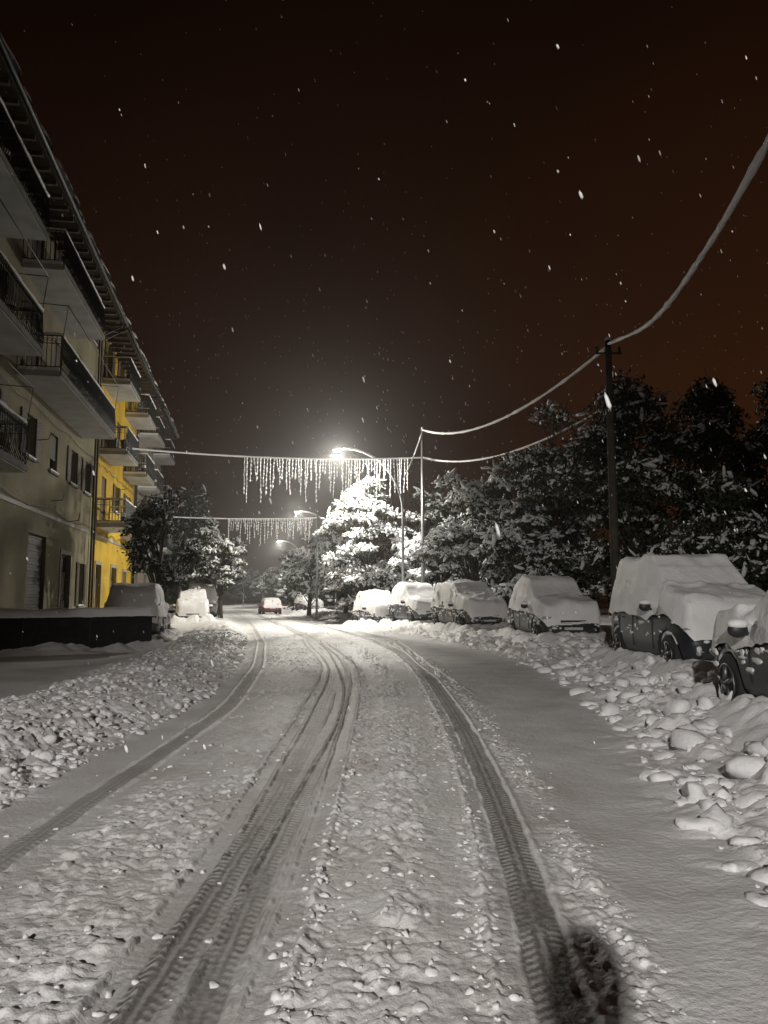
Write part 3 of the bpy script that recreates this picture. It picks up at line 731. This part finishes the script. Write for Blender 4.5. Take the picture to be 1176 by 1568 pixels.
# ------------------------------------------------------------------ street lamps
M_lens = mat('lamp_lens', (1, 1, 1), .3, emis=(1, .98, .92), estr=60)
def lamp(base, hx, H, power, col=(1, .955, .85), aim=None):
    z0 = gz(*base)
    e = empty('street_lamp', (base[0], base[1], z0))
    d = hx - base[0]; m = MB()
    m.tube([(0, 0, 0), (0, 0, 1.1)], [.10, .10], 12)
    pts = [(0, 0, 1.1), (0, 0, H * .62)]
    for k in range(1, 11):
        an = k / 10 * math.pi / 2 * .96
        pts.append((d * (1 - math.cos(an)) * .92, 0, H * .62 + (H * .385) * math.sin(an)))
    pts.append((d * .96, 0, H + .04))
    m.tube(pts, [.085, .065] + [.055 - .002 * k for k in range(10)] + [.03], 10)
    m.tube([(p[0], 0, p[2] + .05) for p in pts[6:]], [.015, .02, .03, .03, .035, .03, .03], 6, 2)
    m.ell((d, 0, H), (.27, .12, .06), 0)
    m.ell((d, 0, H + .06), (.25, .12, .06), 2)
    m.build('post_and_arm', [M_steel, M_black, M_snow], e)
    l = MB(); l.ell((d, 0, H - .05), (.19, .10, .05), 0); l.build('lens', [M_lens], e)
    def add(kind, pw, rot=None, size=160, blend=.5, soft=.08):
        ld = bpy.data.lights.new('lamp_light', kind); ld.energy = pw; ld.color = col; ld.shadow_soft_size = soft
        lo = bpy.data.objects.new('lamp_light', ld); scene.collection.objects.link(lo); lo.parent = e; lo.location = (d, 0, H - .25)
        if kind == 'SPOT':
            ld.spot_size = math.radians(size); ld.spot_blend = blend
            if rot: lo.rotation_euler = rot
    if aim:
        v = Vector(aim) - Vector((hx, base[1], H + z0 - .25))
        add('SPOT', power, v.to_track_quat('-Z', 'Y').to_euler(), 45, 1.0, .22)
    else:
        add('POINT', power * .42)
        add('SPOT', power * .62, None, 168, .35)
    return e
lamp((.97, 39.5), -2.42, 8.9, 6000)
lamp((-4.1, 66), -7.5, 8.6, 3800)
lamp((-10.2, 98), -13.4, 8.4, 3800)
lamp((-24.5, 135), -27.5, 8.3, 3000)
lamp((-6.8, -17), -3.65, 8.5, 19000, col=(1, .955, .90), aim=(.8, 5.6, 0))

# ------------------------------------------------------------------ poles and cables
def cable(name, pts, r0, r1, n=30, m=M_snow):
    P_ = np.array(pts, float); tt = np.linspace(0, 1, n)
    if len(P_) == 3:
        B = ((1 - tt) ** 2)[:, None] * P_[0] + (2 * tt * (1 - tt))[:, None] * P_[1] + (tt ** 2)[:, None] * P_[2]
    else:
        B = []
        Q_ = np.vstack([2 * P_[0] - P_[1], P_, 2 * P_[-1] - P_[-2]])
        for q in tt:
            s = min(q * (len(P_) - 1), len(P_) - 1 - 1e-6); i = int(s); u = s - i
            a, b_, c, d_ = Q_[i:i + 4]
            B.append(.5 * ((2 * b_) + (-a + c) * u + (2 * a - 5 * b_ + 4 * c - d_) * u * u + (-a + 3 * b_ - 3 * c + d_) * u ** 3))
        B = np.array(B)
    mb = MB(); rr = [(r0 + (r1 - r0) * q) * (1 + .16 * rng.standard_normal()) for q in tt]
    mb.tube([tuple(p) for p in B], rr, 8, 0)
    return mb.build(name, [m]), B
def pole(x, y, z, r=.12, mt=M_wood, arm=True):
    e = empty('utility_pole', (x, y, 0)); m = MB()
    m.tube([(0, 0, -.1), (0, 0, z * .5), (0, 0, z)], [r, r * .85, r * .65], 12)
    m.tube([(0, 0, z), (0, 0, z + .1)], [r * .7, r * .3], 8, 1)
    if arm:
        m.tube([(-.35, 0, z - .35), (.35, 0, z - .35)], .03, 6, 0)
        for q in (-.3, .3): m.tube([(q, 0, z - .33), (q, 0, z - .18)], [.03, .045], 8, 0)
    m.build('post', [mt, M_snow], e)
pole(6.0, 20, 8.35, .13)
pole(2.04, 40.3, 10.45, .11, M_steel, False)
pole(5.9, 3.2, 11.4, .13)
pole(-4.6, 53, 7.4, .08, M_steel, False)
cable('overhead_cable', [(5.9, 3.2, 11.2), (5.85, 8, 9.4), (5.9, 11, 8.5), (6, 13.7, 7.95), (6, 16.6, 7.65), (6, 20, 8.25)], .075, .045, 90)
cable('overhead_cable', [(6, 20, 8.2), (4.0, 30, 7.3), (2.04, 40.3, 10.4)], .045, .055, 60)
cable('overhead_cable', [(2.04, 40.3, 8.9), (5.2, 36, 7.2), (8.9, 29, 9.0)], .05, .04, 40)
cable('overhead_cable', [(2.04, 40.3, 10.3), (1.6, 40, 8.8), (.97, 39.5, 7.6)], .04, .03, 30)

M_ice = mat('icicle_backlit_glow', (.88, .88, .88), .4, emis=(1, .97, .88), estr=.25)  # weak emission stands in for street-lamp light coming through the strands
def icicles(p0, p1, sag, a, b_, nst, lmax, seed, k_=1.0):
    r = random.Random(seed); e = empty('icicle_light_string'); m = MB()
    p0 = Vector(p0); p1 = Vector(p1)
    f = lambda t: p0.lerp(p1, t) - Vector((0, 0, 4 * sag * t * (1 - t)))
    m.tube([f(k / 50) for k in range(51)], [(.032 + .012 * r.random()) * k_ for k in range(51)], 6, 0)
    for k in range(nst):
        t = a + (b_ - a) * (k + r.uniform(-.2, .2)) / nst; p = f(t)
        ln = lmax * r.choice([.35, .5, .65, .8, 1.0]) * r.uniform(.85, 1.1)
        dx = r.uniform(-.05, .05)
        m.tube([p, p + Vector((dx, 0, -ln / 2)), p + Vector((dx * 2, 0, -ln))], [.008 * k_] * 3, 4, 0, False)
        q = .10
        while q < ln:
            m.ell((p.x + dx * q / ln * 2 + r.uniform(-.02, .02), p.y, p.z - q), ((.018 + .024 * r.random()) * k_, .03 * k_, (.03 + .06 * r.random()) * k_), 0, 5, 4); q += (.12 + .12 * r.random())
    m.build('string', [M_ice], e)
icicles((-11.5, 33, 8.0), (2.04, 40.3, 8.9), .25, .365, .95, 56, 2.1, 1, 1.05)
icicles((-14.6, 53, 7.05), (-4.6, 53, 7.0), .1, .38, .98, 44, 1.7, 2, 1.2)

# ------------------------------------------------------------------ unseen photographer behind the view point, there to cast the foreground shadow
pe = empty('photographer', (-.04, -.55, gz(0, -.55)))
me = bpy.data.meshes.new('body')
jv = [(0,0,.95),(0,0,1.15),(0,0,1.32),(0,0,1.45),(-.15,0,1.33),(-.20,.03,1.08),(-.19,.12,.86),(.15,0,1.33),(.20,.03,1.08),(.19,.12,.86),(-.1,0,.88),(-.11,.02,.48),(-.11,-.02,.07),(-.12,.15,.04),(.1,0,.88),(.11,.02,.48),(.11,-.02,.07),(.12,.15,.04)]
je = [(0,1),(1,2),(2,3),(2,4),(4,5),(5,6),(2,7),(7,8),(8,9),(0,10),(10,11),(11,12),(12,13),(0,14),(14,15),(15,16),(16,17)]
jr = [.16,.15,.14,.105,.075,.06,.04,.075,.06,.04,.1,.075,.055,.045,.1,.075,.055,.045]
me.from_pydata(jv, je, []); me.materials.append(mat('dark_coat', (.03, .03, .04), .9))
bo = bpy.data.objects.new('body', me); scene.collection.objects.link(bo); bo.parent = pe
sk = bo.modifiers.new('sk', 'SKIN')
for i, q in enumerate(me.skin_vertices[0].data): q.radius = (jr[i], jr[i] * .8); q.use_root = (i == 0)
bo.modifiers.new('ss', 'SUBSURF').render_levels = 2
hd = MB(); hd.ell((0, .025, 1.56), (.085, .105, .13), 0, 16, 12); hd.ell((0, -.015, 1.57), (.135, .13, .175), 1, 16, 12); hd.ell((0, .13, 1.54), (.014, .02, .024), 0)
hd.build('head', [mat('skin', (.5, .33, .25), .6), mat('coat_hood', (.05, .05, .06), .95)], pe)

# ------------------------------------------------------------------ falling snow
n = 1900
fy = 1.8 + 34 * rng.random(n) ** .8
fx = (rng.random(n) - .5) * (fy * 1.15 + 1.0); fz = rng.random(n) * 13
s = .003 + .006 * rng.random(n) ** 2 + .00030 * fy
R = np.tile(np.array([[1, 0, -.28], [0, 1, 0], [0, 0, 1]], float), (n, 1, 1))
v, f = blobs(np.stack([fx, fy, fz + .3], -1), np.stack([s, s, s * rng.uniform(1.6, 4.0, n)], -1), R, ICO1, .1, .15)
np_mesh('falling_snow', v, f, [M_snow])

# ------------------------------------------------------------------ snowy air (real scattering haze)
hz = MB(); hz.box(-45, 32, 18, 150, -1, 26)
ho = hz.build('snow_haze', [])
mv = bpy.data.materials.new('snow_haze'); mv.use_nodes = True; nt = mv.node_tree; nt.nodes.clear()
o_ = nt.nodes.new('ShaderNodeOutputMaterial'); vs = nt.nodes.new('ShaderNodeVolumeScatter')
vs.inputs['Density'].default_value = .0021; vs.inputs['Anisotropy'].default_value = .72; vs.inputs['Color'].default_value = (1, 1, 1, 1)
nt.links.new(vs.outputs[0], o_.inputs['Volume']); ho.data.materials.append(mv)

# ------------------------------------------------------------------ world: light-polluted night sky
wd = bpy.data.worlds.new('World'); scene.world = wd; wd.use_nodes = True
nt = wd.node_tree; bg = nt.nodes['Background']; L = nt.links.new
tc = nt.nodes.new('ShaderNodeTexCoord'); sx = nt.nodes.new('ShaderNodeSeparateXYZ'); L(tc.outputs['Generated'], sx.inputs[0])
r1 = nt.nodes.new('ShaderNodeValToRGB'); r1.color_ramp.elements[0].position = 0; r1.color_ramp.elements[0].color = (.034, .0115, .004, 1)
r1.color_ramp.elements[1].position = .65; r1.color_ramp.elements[1].color = (.0065, .0024, .0012, 1)
L(sx.outputs['Z'], r1.inputs['Fac'])
nz = nt.nodes.new('ShaderNodeTexNoise'); nz.inputs['Scale'].default_value = 2.2; nz.inputs['Detail'].default_value = 3; L(tc.outputs['Generated'], nz.inputs['Vector'])
nr = nt.nodes.new('ShaderNodeMapRange'); nr.inputs['To Min'].default_value = .75; nr.inputs['To Max'].default_value = 1.25; nr.inputs['From Min'].default_value = .3; nr.inputs['From Max'].default_value = .7; L(nz.outputs['Fac'], nr.inputs['Value'])
mr = nt.nodes.new('ShaderNodeMapRange'); mr.inputs['From Min'].default_value = -.3; mr.inputs['From Max'].default_value = .5; mr.inputs['To Min'].default_value = .5; mr.inputs['To Max'].default_value = 1.05
mu = nt.nodes.new('ShaderNodeMath'); mu.operation = 'MULTIPLY'
L(sx.outputs['X'], mr.inputs['Value']); L(mr.outputs[0], mu.inputs[0]); L(nr.outputs[0], mu.inputs[1])
L(r1.outputs['Color'], bg.inputs['Color']); L(mu.outputs[0], bg.inputs['Strength'])

# ------------------------------------------------------------------ camera
cd = bpy.data.cameras.new('Camera'); cam = bpy.data.objects.new('Camera', cd); scene.collection.objects.link(cam)
cam.location = (0, 0, 1.5); cam.rotation_euler = (math.radians(96.35), 0, 0)
cd.sensor_fit = 'VERTICAL'; cd.sensor_height = 34.6; cd.lens = 26; cd.clip_end = 2000; cd.clip_start = .05
scene.camera = cam
